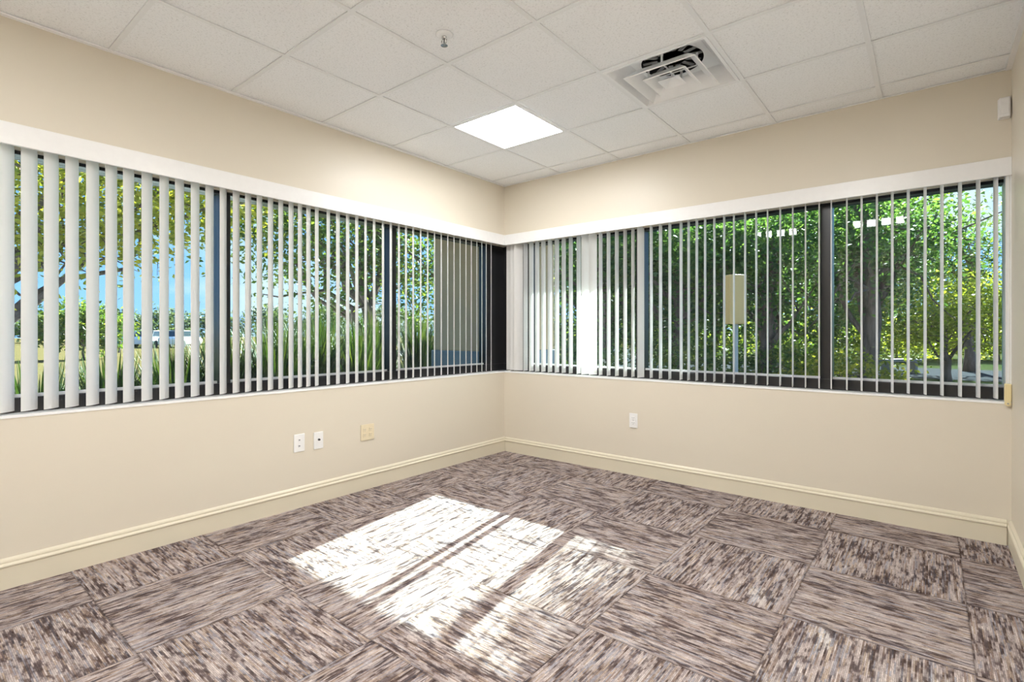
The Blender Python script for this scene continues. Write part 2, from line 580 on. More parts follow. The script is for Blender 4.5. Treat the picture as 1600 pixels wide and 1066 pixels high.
st.box(-0.14, 0.14, -0.004, 0.004, 0.016, 0.020); st.box(-0.004, 0.004, -0.14, 0.14, 0.016, 0.020)
st.box(-0.004, 0.004, -0.004, 0.004, -0.006, 0.016)
st.build('bracket', M['metal_white'], vent)

# ------------------------------------------------------------------ sprinkler
sp = tag(empty('fire_sprinkler', (1.438, -2.172, H + 0.004)), 'small chrome fire sprinkler head with round cup hanging from a ceiling tile', 'sprinkler')
MB().lathe((0, 0, 0), [(0.0005, -0.001), (0.040, -0.001), (0.042, -0.004), (0.030, -0.010), (0.016, -0.012), (0.0005, -0.012)], 28).build('escutcheon', M['metal_white'], sp, smooth=True)
MB().lathe((0, 0, 0), [(0.0005, -0.010), (0.012, -0.010), (0.012, -0.020), (0.007, -0.024), (0.0005, -0.024)], 18).build('nozzle', M['chrome'], sp, smooth=True)
for s in (-1, 1):
    MB().tube([(s * 0.010, 0, -0.018), (s * 0.017, 0, -0.030), (s * 0.013, 0, -0.044), (0.002 * s, 0, -0.052)], [0.003] * 4, 8).build('arm', M['chrome'], sp, smooth=True)
MB().cyl((0, 0, -0.046), 'z', 0.0028, 0.024, 10).build('bulb', M['dark'], sp)
MB().lathe((0, 0, 0), [(0.0005, -0.052), (0.016, -0.053), (0.017, -0.055), (0.0005, -0.056)], 20).build('deflector', M['chrome'], sp)

# ------------------------------------------------------------------ windows
FI, FO = 0.10, 0.20        # frame from 0.10 to 0.20 behind the wall face
RAILB = 0.862              # top of bottom rail


def window_left():
    t = empty('window_1', (0, 0, 0)); tag(t, kind='structure')
    MB().box(-FO, -FI, LEND, 0.20, SILL, RAILB - 0.008).build('sill_rail', M['black_frame'], t, 0.002)
    MB().box(-FO, -FI, LEND, 0.20, 2.012, 2.031).build('head_rail', M['black_frame'], t, 0.002)
    mus = [-3.83, -2.555, -1.28]
    for y in mus:
        MB().box(-FO, -FI, y - 0.032, y + 0.032, RAILB - 0.008, 2.012).build('mullion', M['black_frame'], t, 0.002)
    MB().box(-FO, -FI, -0.155, 0.20, RAILB - 0.008, 2.012).build('corner_post', M['black_frame'], t, 0.002)
    MB().box(-FO, -FI, LEND, LEND + 0.05, RAILB - 0.008, 2.012).build('jamb', M['black_frame'], t, 0.002)
    ed = [LEND + 0.05] + sum([[y - 0.032, y + 0.032] for y in mus], []) + [-0.155]
    for k in range(0, len(ed), 2):
        MB().box(-0.155, -0.149, ed[k], ed[k + 1], RAILB - 0.008, 2.012).build('pane', M['glass'], t)
        MB().box(-0.149, -0.135, ed[k], ed[k + 1], RAILB - 0.008, RAILB + 0.006).build('glazing_bead', M['alu'], t)


def window_far():
    t = empty('window_2', (0, 0, 0)); tag(t, kind='structure')
    x0 = -FI
    MB().box(x0, W, FI, FO, SILL, RAILB - 0.008).build('sill_rail', M['black_frame'], t, 0.002)
    MB().box(x0, W, FI, FO, 2.012, 2.031).build('head_rail', M['black_frame'], t, 0.002)
    mus = [1.385, 2.722]
    for x in mus:
        MB().box(x - 0.034, x + 0.034, FI, FO, RAILB - 0.008, 2.012).build('mullion', M['black_frame'], t, 0.002)
    MB().box(x0, 0.245, FI, FO, RAILB - 0.008, 2.012).build('corner_post', M['black_frame'], t, 0.002)
    MB().box(3.585, W, FI, FO, RAILB - 0.008, 2.012).build('jamb', M['white_paint'], t, 0.002)
    ed = [0.245] + sum([[x - 0.034, x + 0.034] for x in mus], []) + [3.585]
    for k in range(0, len(ed), 2):
        MB().box(ed[k], ed[k + 1], 0.149, 0.155, RAILB - 0.008, 2.012).build('pane', M['glass'], t)
        MB().box(ed[k], ed[k + 1], 0.135, 0.149, RAILB - 0.008, RAILB + 0.006).build('glazing_bead', M['alu'], t)


window_left()
window_far()

# ------------------------------------------------------------------ vertical blinds
SLAT_W = 0.089
ST, SB = 2.045, 0.796


def slat_mesh(name, width=SLAT_W, sag=0.007):
    mb = MB()
    n = 8
    pts = []
    for k in range(n + 1):
        q = -1 + 2 * k / n
        pts.append((q * width / 2, sag * (1 - q * q) - sag * 0.5))
    th = 0.0009
    top = []
    for z in (SB, SB + (ST - SB) / 2, ST):
        for (a, b) in pts: mb.v.append((a, b + th / 2, z))
        for (a, b) in pts: mb.v.append((a, b - th / 2, z))
    m = n + 1
    for r in range(2):
        o = r * 2 * m; o2 = o + 2 * m
        for k in range(n):
            mb.f.append((o + k, o + k + 1, o2 + k + 1, o2 + k))
            mb.f.append((o + m + k + 1, o + m + k, o2 + m + k, o2 + m + k + 1))
        mb.f.append((o, o2, o2 + m, o + m)); mb.f.append((o + n, o + m + n, o2 + m + n, o2 + n))
    for r, s in ((0, 1), (2, -1)):
        o = r * 2 * m
        for k in range(n):
            q = (o + k, o + m + k, o + m + k + 1, o + k + 1)
            mb.f.append(q if s > 0 else q[::-1])
    return mb


proto = slat_mesh('slat').build('slat', M['slat'])
carrier = MB().box(-0.006, 0.006, -0.004, 0.004, ST - 0.002, 2.056).build('carrier_clip', M['plastic_white'], proto)


def add_slats(parent, items):
    global proto
    first = True
    for (x, y, ang) in items:
        o = proto.copy(); COL.objects.link(o); o.parent = parent
        c = carrier.copy(); COL.objects.link(c); c.parent = o
        o.location = (x, y, 0); o.rotation_euler = (0, 0, R(ang))


LY = [-4.66, -4.58, -4.50, -4.42, -4.34, -4.26, -4.18, -4.10, -4.02, -3.94, -3.86, -3.78, -3.70, -3.61,
      -3.525, -3.445, -3.366, -3.288, -3.207, -3.130, -3.055, -2.972, -2.891, -2.815, -2.735, -2.658, -2.582, -2.507, -2.435,
      -2.365, -2.294, -2.226, -2.156, -2.093, -2.032, -1.970, -1.882, -1.805, -1.725, -1.648, -1.572, -1.494, -1.412, -1.337,
      -1.257, -1.185, -1.110, -1.030, -0.953, -0.876, -0.797, -0.720, -0.643, -0.567, -0.490, -0.418, -0.344, -0.274, -0.212,
      -0.141]
RX = [0.221, 0.291, 0.360, 0.433, 0.508, 0.585, 0.661, 0.737, 0.820, 1.042, 1.119, 1.197, 1.274, 1.345,
      1.505, 1.584, 1.661, 1.751, 1.811, 1.874, 1.937, 2.006, 2.077, 2.146, 2.223, 2.298, 2.373, 2.454, 2.532, 2.609, 2.689, 2.758,
      2.844, 2.922, 3.002, 3.079, 3.157, 3.237, 3.314, 3.394, 3.472, 3.545]

rnd = random.Random(3)
bl = tag(empty('vertical_blind', (0, -2.3, SILL)), 'long white vertical blind with half turned slats in the window of the left wall', 'blind', 'vertical window blinds')
def rel(o_items, ox, oy): return [(x - ox, y - oy, a) for x, y, a in o_items]
# half turned: a slat runs from the outer, corner side to the inner, room side
add_slats(bl, [(-0.05, y + 2.3, -47 + rnd.uniform(-2, 2)) for y in LY])
MB().box(0, 0.018, LEND, 0.018, 2.022, 2.122).build('valance', M['plastic_white'], bl, 0.002, loc=(0, 2.3, -SILL))
MB().box(-0.075, -0.030, LEND + 0.01, -0.008, 2.055, 2.099).build('headrail', M['plastic_white'], bl, 0.002, loc=(0, 2.3, -SILL))

br = tag(empty('vertical_blind', (1.8, 0, SILL)), 'white vertical blind with edge on slats in the window of the far wall', 'blind', 'vertical window blinds')
ra = [(x, 0.05, 98.3 + rnd.uniform(-1.2, 1.2)) for x in RX]
ra += [(0.03, 0.060, 12), (0.085, 0.054, 10), (0.140, 0.048, 24), (0.889, 0.05, 70), (0.967, 0.05, 69), (1.415, 0.05, 77)]
add_slats(br, [(x - 1.8, y, a) for x, y, a in ra])
MB().box(0.018, W, -0.018, 0, 2.022, 2.122).build('valance', M['plastic_white'], br, 0.002, loc=(-1.8, 0, -SILL))
MB().box(0.008, 3.58, 0.030, 0.075, 2.055, 2.099).build('headrail', M['plastic_white'], br, 0.002, loc=(-1.8, 0, -SILL))
cb = MB()
for dx, dy in ((-0.006, 0), (0.006, 0)):
    cb.tube([(3.593 + dx, -0.008, 2.06), (3.593 + dx, -0.010, 1.4), (3.593 + dx, -0.010, 0.86)], [0.0013] * 3, 6)
cb.build('bead_chain', M['cord'], br, loc=(-1.8, 0, -SILL))
for o in list(br.children) + list(bl.children):
    if o.name.startswith('slat'):
        o.location.z = -SILL
for o in (carrier, proto):
    bpy.data.objects.remove(o)

ct = tag(empty('cord_tensioner', (3.592, -0.012, 0.76)), 'cream plastic blind cord tensioner at the lower right end of the far window', 'cord holder')
MB().box(-0.014, 0.014, -0.016, 0.012, 0.028, 0.125).build('body', M['cream_plastic'], ct, 0.003)
MB().cyl((0, -0.016, 0.018), 'y', 0.0135, 0.026, 20).build('pulley', M['cream_plastic'], ct)
MB().cyl((0, -0.018, 0.018), 'y', 0.004, 0.004, 12).build('screw', M['grey'], ct)

# ------------------------------------------------------------------ wall plates
def plate(name, label, cat, size, mt, loc, rz, group=None):
    t = tag(empty(name, loc, rz), label, cat, group)
    w, h = size
    # local: x along the wall, -y out of the wall into the room
    MB().box(-w / 2, w / 2, -0.007, 0, -h / 2, h / 2).build('cover_plate', mt, t, 0.003)
    return t


zc = 0.430
t = plate('wall_jack', 'white plate with two grey data ports, leftmost on the left wall', 'wall plate', (0.076, 0.118), M['plastic_white'], (0, -2.132, zc), R(90), 'white jack plates')
for s in (-1, 1):
    MB().box(-0.009, 0.009, -0.0095, -0.006, s * 0.020 - 0.009, s * 0.020 + 0.009).build('port', M['plastic_white'], t, 0.001)
    MB().box(-0.006, 0.004, -0.0105, -0.009, s * 0.020 - 0.004, s * 0.020 + 0.005).build('port_opening', M['grey'], t)
    MB().cyl((0, -0.008, s * 0.050), 'y', 0.003, 0.002, 10).build('screw', M['plastic_white'], t)
t = plate('wall_jack', 'white plate with one round black cable socket, second from left on the left wall', 'wall plate', (0.070, 0.116), M['plastic_white'], (0, -1.993, zc - 0.005), R(90), 'white jack plates')
MB().tube([(0, -0.005, 0.006), (0, -0.012, 0.006)], [0.0085, 0.0085], 6).build('nut', M['grey'], t)
MB().cyl((0, -0.020, 0.006), 'y', 0.0065, 0.012, 14).build('socket', M['dark'], t)
for s in (-1, 1):
    MB().cyl((0, -0.008, s * 0.048), 'y', 0.003, 0.002, 10).build('screw', M['plastic_white'], t)
t = plate('wall_outlet', 'wide almond double outlet plate, nearest the corner on the left wall', 'outlet', (0.116, 0.118), M['almond'], (0, -1.597, zc - 0.008), R(90))
for sx in (-1, 1):
    for sz in (-1, 1):
        r_ = MB().box(sx * 0.026 - 0.013, sx * 0.026 + 0.013, -0.0095, -0.006, sz * 0.019 - 0.014, sz * 0.019 + 0.014).build('receptacle', M['almond'], t, 0.003)
        s_ = MB()
        s_.box(sx * 0.026 - 0.007, sx * 0.026 - 0.005, -0.0102, -0.009, sz * 0.019, sz * 0.019 + 0.008)
        s_.box(sx * 0.026 + 0.005, sx * 0.026 + 0.007, -0.0102, -0.009, sz * 0.019, sz * 0.019 + 0.008)
        s_.cyl((sx * 0.026, -0.0102, sz * 0.019 - 0.006), 'y', 0.002, 0.001, 8)
        s_.build('slots', M['grey'], r_)
t = plate('wall_outlet', 'white double socket outlet on the far wall below the window', 'outlet', (0.072, 0.118), M['plastic_white'], (1.379, 0, 0.445), 0)
for sz in (-1, 1):
    r_ = MB().box(-0.017, 0.017, -0.0100, -0.006, sz * 0.020 - 0.0145, sz * 0.020 + 0.0145).build('receptacle', M['plastic_white'], t, 0.004)
    s_ = MB()
    s_.box(-0.0085, -0.0055, -0.0108, -0.009, sz * 0.020, sz * 0.020 + 0.008)
    s_.box(0.0055, 0.0085, -0.0108, -0.009, sz * 0.020, sz * 0.020 + 0.008)
    s_.cyl((0, -0.0108, sz * 0.020 - 0.007), 'y', 0.0027, 0.001, 10)
    s_.build('slots', M['grey'], r_)
MB().cyl((0, -0.008, 0), 'y', 0.003, 0.002, 10).build('screw', M['grey'], t)

# motion sensor high in the right corner
ms = tag(empty('motion_sensor', (3.578, 0, 2.335)), 'small white motion sensor box high on the far wall by the right corner', 'motion sensor')
MB().box(-0.026, 0.026, -0.012, 0, 0, 0.112).build('backplate', M['plastic_white'], ms, 0.003)
MB().box(-0.024, 0.024, -0.045, -0.012, 0.002, 0.110).build('housing', M['plastic_white'], ms, 0.008, segs=3)
MB().box(-0.017, 0.017, -0.049, -0.044, 0.020, 0.066).build('lens', M['plastic_white'], ms, 0.004)

# ------------------------------------------------------------------ the building outside
soff = MB()
soff.box(-1.40, -0.25, -7.0, 1.40, 2.30, 2.75)
soff.box(-0.25, 6.0, 0.25, 1.40, 2.30, 2.75)
tag(soff.build('roof_overhang', M['soffit']), kind='structure')
pier = tag(empty('porch_pier', (-0.78, 0.75, -0.12)), 'thick square tan stucco pier under the roof overhang outside the corner', 'pier')
MB().box(-0.47, 0.48, -0.55, 0.55, 1.08, 2.42).build('shaft', M['stucco'], pier, 0.01)
MB().box(-0.49, 0.50, -0.57, 0.57, 0, 1.08).build('pier_base', M['stucco_base'], pier, 0.01)

# ------------------------------------------------------------------ ground
gm = MB()
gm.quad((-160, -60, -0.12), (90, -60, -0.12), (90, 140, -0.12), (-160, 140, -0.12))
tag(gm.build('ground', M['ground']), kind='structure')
rd = MB()
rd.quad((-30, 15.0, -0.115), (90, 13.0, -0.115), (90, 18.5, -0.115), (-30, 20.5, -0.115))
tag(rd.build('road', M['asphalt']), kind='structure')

pt = MB()  # unseen pale slab added to bounce daylight up into the room
pt.box(-9.0, -1.4, -14.0, 3.0, -0.125, -0.105)
pt.box(-9.0, 9.0, 1.4, 4.0, -0.126, -0.104)
tag(pt.build('bounce_slab', M['concrete']), kind='structure')

# ------------------------------------------------------------------ plants
NR = np.random.default_rng(11)


def leaf_cloud(blobs, size, clump=0.28, elong=2.0, droop=0.2, per=34):
    """leaves gathered on twig clumps inside ellipsoids; every leaf is a folded four cornered blade"""
    C = []
    for (cx, cy, cz, rx, ry, rz, n) in blobs:
        k = max(4, n // per)
        d = NR.normal(size=(k, 3)); d /= np.linalg.norm(d, axis=1)[:, None]
        rr = NR.uniform(0.25, 1.0, size=(k, 1)) ** 0.5
        cc = np.array((cx, cy, cz)) + d * rr * np.array((rx, ry, rz))
        idx = NR.integers(0, k, size=n)
        p = cc[idx] + NR.normal(size=(n, 3)) * np.array((clump, clump, clump * 0.75))
        C.append(p)
    P = np.concatenate(C)
    n = len(P)
    s = size * NR.uniform(0.6, 1.3, size=(n, 1))
    a = NR.normal(size=(n, 3)); a[:, 2] = a[:, 2] * 0.6 - droop
    a /= np.linalg.norm(a, axis=1)[:, None]
    b = np.cross(a, NR.normal(size=(n, 3))); b /= np.linalg.norm(b, axis=1)[:, None] + 1e-9
    c = np.cross(a, b)
    V = np.empty((n, 4, 3))
    V[:, 0] = P - a * s * 0.5
    V[:, 1] = P + b * s * 0.5 / elong + c * s * 0.08
    V[:, 2] = P + a * s * 0.5
    V[:, 3] = P - b * s * 0.5 / elong + c * s * 0.08
    F = np.arange(n * 4).reshape(n, 4)
    return V.reshape(-1, 3), F


def wander(p0, p1, n, amp, rng):
    pts = []
    p0 = np.array(p0, float); p1 = np.array(p1, float)
    for k in range(n + 1):
        t = k / n
        q = p0 + (p1 - p0) * t
        if 0 < k < n: q = q + rng.normal(size=3) * amp
        pts.append(q)
    return pts


def tree(name, label, cat, base, r, height, blobs, leafmat, size, group, nbranch=9, lean=(0, 0), per=34, clump=0.28):
    t = tag(empty(name, (base[0], base[1], -0.12)), label, cat, group)
    rng = np.random.default_rng(abs(hash((round(base[0], 2), round(base[1], 2)))) % 2 ** 31)
    o3 = np.array((base[0], base[1], -0.12))
    tm_ = MB()
    if r > 0:
        top = np.array((lean[0], lean[1], height))
        sp_ = wander((0, 0, -0.02), top, 6, r * 0.35, rng)
        tm_.tube(sp_, [r * (1.25 if k == 0 else 1 - 0.10 * k) for k in range(7)], 10)
        for k in range(nbranch):
            bl_ = blobs[k % len(blobs)]
            d = rng.normal(size=3); d /= np.linalg.norm(d)
            e = np.array(bl_[:3]) - o3 + d * np.array(bl_[3:6]) * 0.75
            s0 = sp_[min(6, 2 + k % 5)]
            pts = wander(s0, e, 5, 0.10, rng)
            pts[1][2] += 0.1
            r0 = r * rng.uniform(0.28, 0.5)
            tm_.tube(pts, [r0 * (1 - 0.17 * q) for q in range(6)], 6)
            for w in range(3):
                i0 = 2 + w
                e2 = pts[i0] + rng.normal(size=3) * np.array((0.6, 0.6, 0.4))
                tm_.tube(wander(pts[i0], e2, 3, 0.05, rng), [r0 * 0.35, r0 * 0.26, r0 * 0.18, r0 * 0.08], 5)
        tm_.build('trunk', M['bark'], t, smooth=True, recalc=False)
    V, F = leaf_cloud([(b[0] - base[0], b[1] - base[1], b[2] + 0.12, *b[3:]) for b in blobs], size, clump=clump, per=per)
    raw_mesh('foliage', V, F, leafmat, t)
    return t


def blob(px, d, z, rx, rz, n, ry=None):
    x, y = bearing(px, d)
    return (x, y, z, rx, ry or rx, rz, n)


# --- behind the left window
tree('shade_tree', 'forked brown tree with drooping leafy twigs behind the middle left pane', 'tree', bearing(575, 11), 0.20, 3.6,
     [blob(430, 10, 3.6, 1.6, 1.3, 5200), blob(560, 11, 3.9, 2.2, 1.2, 6200), blob(650, 12, 3.4, 1.6, 1.4, 4200), blob(500, 10.5, 2.5, 1.4, 0.8, 1600),
      blob(655, 11, 2.2, 0.9, 0.9, 1500)],
     M['leaf_mid'], 0.11, 'trees outside the left window', 16, lean=(-0.5, 0.2))
tree('shade_tree', 'yellow green tree whose leaves hang across the top of the leftmost panes', 'tree', bearing(-60, 6.6), 0.16, 3.2,
     [blob(60, 6.4, 2.9, 1.0, 0.9, 3200), blob(190, 7.2, 3.1, 1.2, 0.8, 4200), blob(320, 7.6, 3.25, 1.0, 0.75, 2600), blob(120, 6.6, 2.3, 0.8, 0.35, 600)],
     M['leaf_yellow'], 0.095, 'trees outside the left window', 12, lean=(0.3, 0.3))
tree('leafy_bush', 'pale green rounded bush on the field behind the leftmost panes', 'bush', bearing(130, 24), 0.06, 1.2,
     [blob(110, 24, 1.5, 1.6, 1.1, 2600), blob(155, 25, 1.3, 1.4, 1.1, 2000)], M['leaf_mid'], 0.22, 'bushes on the field', 4)
far_labels = ['leftmost hazy tree of the far treeline', 'second hazy tree of the far treeline from the left', 'third hazy tree of the far treeline from the left',
              'fourth hazy tree of the far treeline from the left', 'fifth hazy tree of the far treeline from the left', 'sixth hazy tree of the far treeline from the left',
              'seventh hazy tree of the far treeline from the left', 'rightmost hazy tree of the far treeline behind the forked tree']
for k, (px, d, h) in enumerate(((15, 62, 3.9), (95, 66, 3.4), (180, 60, 3.6), (255, 64, 4.2), (330, 58, 3.4), (420, 60, 4.2), (520, 64, 4.6), (620, 60, 4.5))):
    tree('distant_tree', far_labels[k], 'tree', bearing(px, d), 0.2, h * 0.7,
         [blob(px - 12, d, h * 0.55, 3.2, h * 0.34, 900), blob(px + 22, d, h * 0.5, 2.8, h * 0.32, 800), blob(px, d, h * 0.75, 1.8, h * 0.25, 500)],
         M['leaf_far'], 0.42, 'far treeline beyond the field', 5, clump=0.5)


def grass_clump(x, y, h, n, label):
    t = tag(empty('ornamental_grass', (x, y, -0.12)), label, 'grass clump', 'grass clumps outside the left window')
    ang = NR.uniform(0, 2 * PI, n)
    hh = h * NR.uniform(0.55, 1.12, n)
    out = NR.uniform(0.05, 0.55, n) * h * 0.6
    r0 = NR.uniform(0, 0.16, n)
    w = NR.uniform(0.007, 0.014, n)
    ts = np.array((0, 0.35, 0.7, 1.0))
    ww = np.array((1.0, 1.0, 0.8, 0.08))
    V = np.empty((n, 4, 2, 3))
    ca, sa = np.cos(ang), np.sin(ang)
    for k, t_ in enumerate(ts):
        rad = r0 + out * t_ ** 2
        z = hh * (t_ - 0.28 * (out / (h * 0.6)) * t_ ** 3)
        for s, sg in enumerate((-1, 1)):
            V[:, k, s, 0] = rad * ca - sg * sa * w * ww[k]
            V[:, k, s, 1] = rad * sa + sg * ca * w * ww[k]
            V[:, k, s, 2] = z
    b = np.arange(n)[:, None] * 8
    F = np.concatenate([b + np.array((0, 1, 3, 2)), b + np.array((2, 3, 5, 4)), b + np.array((4, 5, 7, 6))])
    raw_mesh('blades', V.reshape(-1, 3), F, M['leaf_grass'], t)


ords = ['first', 'second', 'third', 'fourth', 'fifth', 'sixth', 'seventh', 'eighth', 'ninth', 'tenth', 'eleventh', 'twelfth', 'thirteenth']
gx = [(-1.95, -0.35, 1.38), (-2.05, -0.85, 1.42), (-1.9, -1.35, 1.38), (-2.0, -1.8, 1.30), (-1.9, -2.25, 1.2), (-1.95, -2.7, 1.12), (-1.9, -3.15, 1.05),
      (-2.0, -3.6, 1.02), (-1.9, -4.05, 1.0), (-2.9, 0.6, 1.55), (-3.1, -0.1, 1.55), (-3.0, -0.8, 1.5), (-2.9, 1.4, 1.6)]
for k, (x, y, h) in enumerate(gx):
    if k < 9:
        lb = 'long bladed green grass clump along the left window, %s from the stucco pier' % ords[k]
    else:
        lb = ['tall green grass clump in the back row, second from the stucco pier', 'tall green grass clump in the back row, third from the stucco pier',
              'tall green grass clump in the back row, farthest from the stucco pier', 'tall green grass clump in the back row, nearest the stucco pier'][k - 9]
    grass_clump(x, y, h, 620, lb)


def car(name, label, loc, rz, mt):
    t = tag(empty(name, loc, rz), label, 'car', 'cars parked beyond the field')
    b = MB()
    prof = [(-2.1, 0.30), (2.1, 0.30), (2.15, 0.62), (1.95, 0.82), (1.1, 0.92), (-1.9, 0.95), (-2.12, 0.75)]
    b.v = []
    n = len(prof)
    for y in (-0.85, 0.85):
        for (x, z) in prof: b.v.append((x, y, z))
    b.f = [tuple(range(n - 1, -1, -1)), tuple(range(n, 2 * n))] + [(k, (k + 1) % n, n + (k + 1) % n, n + k) for k in range(n)]
    b.build('body', mt, t, 0.05)
    c = MB(); cp = [(-1.75, 0.94), (0.95, 0.92), (0.35, 1.42), (-1.25, 1.44)]
    for y, q in ((-0.76, 1), (0.76, 1)):
        for (x, z) in cp: c.v.append((x, y * (0.86 if z > 1.2 else 1), z))
    c.f = [(3, 2, 1, 0), (4, 5, 6, 7), (0, 1, 5, 4), (1, 2, 6, 5), (2, 3, 7, 6), (3, 0, 4, 7)]
    c.build('cabin', M['car_glass'], t, 0.05)
    MB().box(-1.2, 0.3, -0.62, 0.62, 1.42, 1.46).build('roof', mt, t, 0.02)
    for sx in (-1.3, 1.35):
        for sy in (-0.86, 0.66):
            MB().cyl((sx, sy, 0.32), 'y', 0.32, 0.20, 20).build('wheel', M['tyre'], t)


for px, d, mt, lb in ((240, 45, 'car_white', 'white parked car beyond the dry field, left of the other white car'),
                      (283, 45, 'car_white', 'white parked car beyond the dry field, nearest the window mullion'),
                      (198, 46, 'car_teal', 'teal parked car beyond the dry field')):
    x, y = bearing(px, d)
    car('parked_car', lb, (x, y, -0.12), R(YAW + 98), M[mt])
for px, d, lb in ((302, 30, 'thin dark leaning pole on the field near the window mullion'), (186, 33, 'thin dark leaning pole on the field beside the parked cars')):
    x, y = bearing(px, d)
    o = MB().tube([(0, 0, -0.02), (0.15, 0.1, 1.6), (0.35, 0.2, 3.1)], [0.07, 0.06, 0.04], 8).build('field_pole', M['wood_pole'], loc=(x, y, -0.12))
    tag(o, lb, 'pole', 'poles on the field')

# --- behind the far window
RG = 'trees outside the far window'
tree('leafy_tree', 'bright green tree right of the stucco pier, behind the closed slats', 'tree', bearing(945, 11.5), 0.16, 2.8,
     [blob(930, 11.5, 2.9, 1.3, 0.85, 5200), blob(985, 12, 3.1, 1.3, 0.8, 4200), blob(915, 12, 1.5, 0.9, 0.9, 2600)], M['leaf_dark'], 0.12, RG, 9)
tree('leafy_tree', 'dense green tree behind the left half of the middle far pane', 'tree', bearing(1060, 11), 0.15, 2.8,
     [blob(1050, 11, 3.0, 1.4, 0.9, 6000), blob(1110, 11.5, 2.4, 1.1, 1.0, 4200), blob(1030, 11.5, 1.5, 1.0, 0.9, 3000)], M['leaf_dark'], 0.12, RG, 9)
tree('leafy_tree', 'grey trunked green tree behind the right half of the middle far pane', 'tree', bearing(1190, 10.5), 0.17, 3.0,
     [blob(1160, 11.5, 3.2, 1.2, 0.9, 3000), blob(1235, 10.5, 2.9, 1.2, 1.0, 3400), blob(1200, 11, 1.7, 0.9, 0.7, 1900)], M['leaf_dark'], 0.11, RG, 11, lean=(0.2, 0.1))
tree('leafy_tree', 'large tree with thick brown trunk just right of the dark mullion', 'tree', bearing(1352, 9.6), 0.19, 3.2,
     [blob(1300, 9.6, 2.9, 1.0, 1.0, 3200), blob(1375, 9.6, 2.9, 1.1, 1.0, 3800), blob(1430, 10.5, 3.0, 0.9, 0.9, 2000), blob(1350, 10.2, 1.9, 0.9, 0.5, 1500),
      (1.5, 8.6, 6.1, 1.3, 1.4, 1.1, 15000), (3.0, 8.4, 6.0, 1.3, 1.4, 1.1, 11000)],
     M['leaf_dark'], 0.10, RG, 12, lean=(0.1, -0.1))
tree('leafy_tree', 'airy tree with thin leaves against the sky at the right end of the far window', 'tree', bearing(1515, 17), 0.16, 3.4,
     [blob(1490, 17, 4.1, 1.5, 1.5, 1900), blob(1560, 17, 2.7, 1.4, 0.8, 1600), blob(1440, 18, 3.6, 1.5, 1.3, 2600), blob(1545, 17, 4.6, 1.1, 0.7, 420)], M['leaf_mid'], 0.12, RG, 14, clump=0.4)
tree('leafy_tree', 'sunny yellow green low tree behind the right end of the far window', 'tree', bearing(1480, 13.5), 0.10, 1.6,
     [blob(1440, 13.5, 1.7, 1.0, 0.7, 2600), blob(1500, 13.8, 1.9, 1.1, 0.7, 3000), blob(1555, 13.5, 1.7, 1.0, 0.75, 2400), blob(1420, 14, 1.0, 0.7, 0.5, 900)], M['leaf_lime'], 0.11, RG, 8)
back = ['tall background tree behind the closed slats', 'tall background tree behind the tan box', 'tall background tree behind the dark mullion']
for k, (px, d, z) in enumerate(((960, 19, 3.9), (1110, 19, 4.3), (1290, 18, 4.2))):
    tree('leafy_tree', back[k], 'tree', bearing(px, d), 0.2, 3.8,
         [blob(px, d, z, 2.6, 1.7, 5200), blob(px + 60, d, z - 1.2, 2.2, 1.4, 3800), blob(px - 50, d, 1.6, 2.0, 1.4, 3200), blob(px + 40, d + 1, 6.4, 3.2, 1.3, 4200)], M['leaf_mid'], 0.19, RG, 8)
rows = ['leftmost', 'second from the left', 'third from the left', 'fourth from the left', 'fifth from the left', 'sixth from the left', 'rightmost']
for k, (px, mt) in enumerate(((1010, 'leaf_mid'), (1110, 'leaf_mid'), (1210, 'leaf_lime'), (1310, 'leaf_mid'), (1400, 'leaf_lime'), (1480, 'leaf_lime'), (1560, 'leaf_lime'))):
    d = 24 + (k % 2)
    tree('roadside_bush', 'roadside bush beyond the road seen through the far window, ' + rows[k], 'bush', bearing(px, d), 0.06, 1.0,
         [blob(px - 18, d, 1.0, 1.5, 0.9, 1500), blob(px + 22, d, 1.2, 1.4, 1.0, 1500)], M[mt], 0.2, 'bushes beyond the road', 4)
# low undergrowth
ug = [('low green shrub at the foot of the pier beside the closed slats', 905, 9.5, 0.95, 'leaf_dark'), ('low green shrub left of the tan box', 1075, 9.2, 0.9, 'leaf_mid'),
      ('low green shrub right of the tan box', 1215, 9.8, 0.85, 'leaf_mid'), ('low green shrub at the dark mullion, left of the brown trunk', 1275, 12.5, 0.75, 'leaf_mid'),
      ('small shrub with yellow green leaves at the foot of the thick brown trunk', 1318, 8.8, 0.72, 'leaf_yellow')]
for lb, px, d, h, mt in ug:
    tree('low_shrub', lb, 'shrub', bearing(px, d), 0.03, h * 0.7, [blob(px, d, h * 0.5, 0.85, h * 0.6, 2600)], M[mt], 0.09, 'shrubs outside the far window', 5, clump=0.14)
t = tree('low_shrub', 'shrub speckled with white flowers below the left mullion of the far window', 'shrub', bearing(985, 8.6), 0.03, 0.6,
         [blob(985, 8.6, 0.42, 0.55, 0.45, 1300)], M['leaf_mid'], 0.08, 'shrubs outside the far window', 5, clump=0.12)
bx_, by_ = bearing(985, 8.6)
V, F = leaf_cloud([(0, 0, 0.56, 0.55, 0.55, 0.48, 420)], 0.055, clump=0.10, elong=1.1, per=7)
raw_mesh('blossoms', V, F, M['petal'], t)

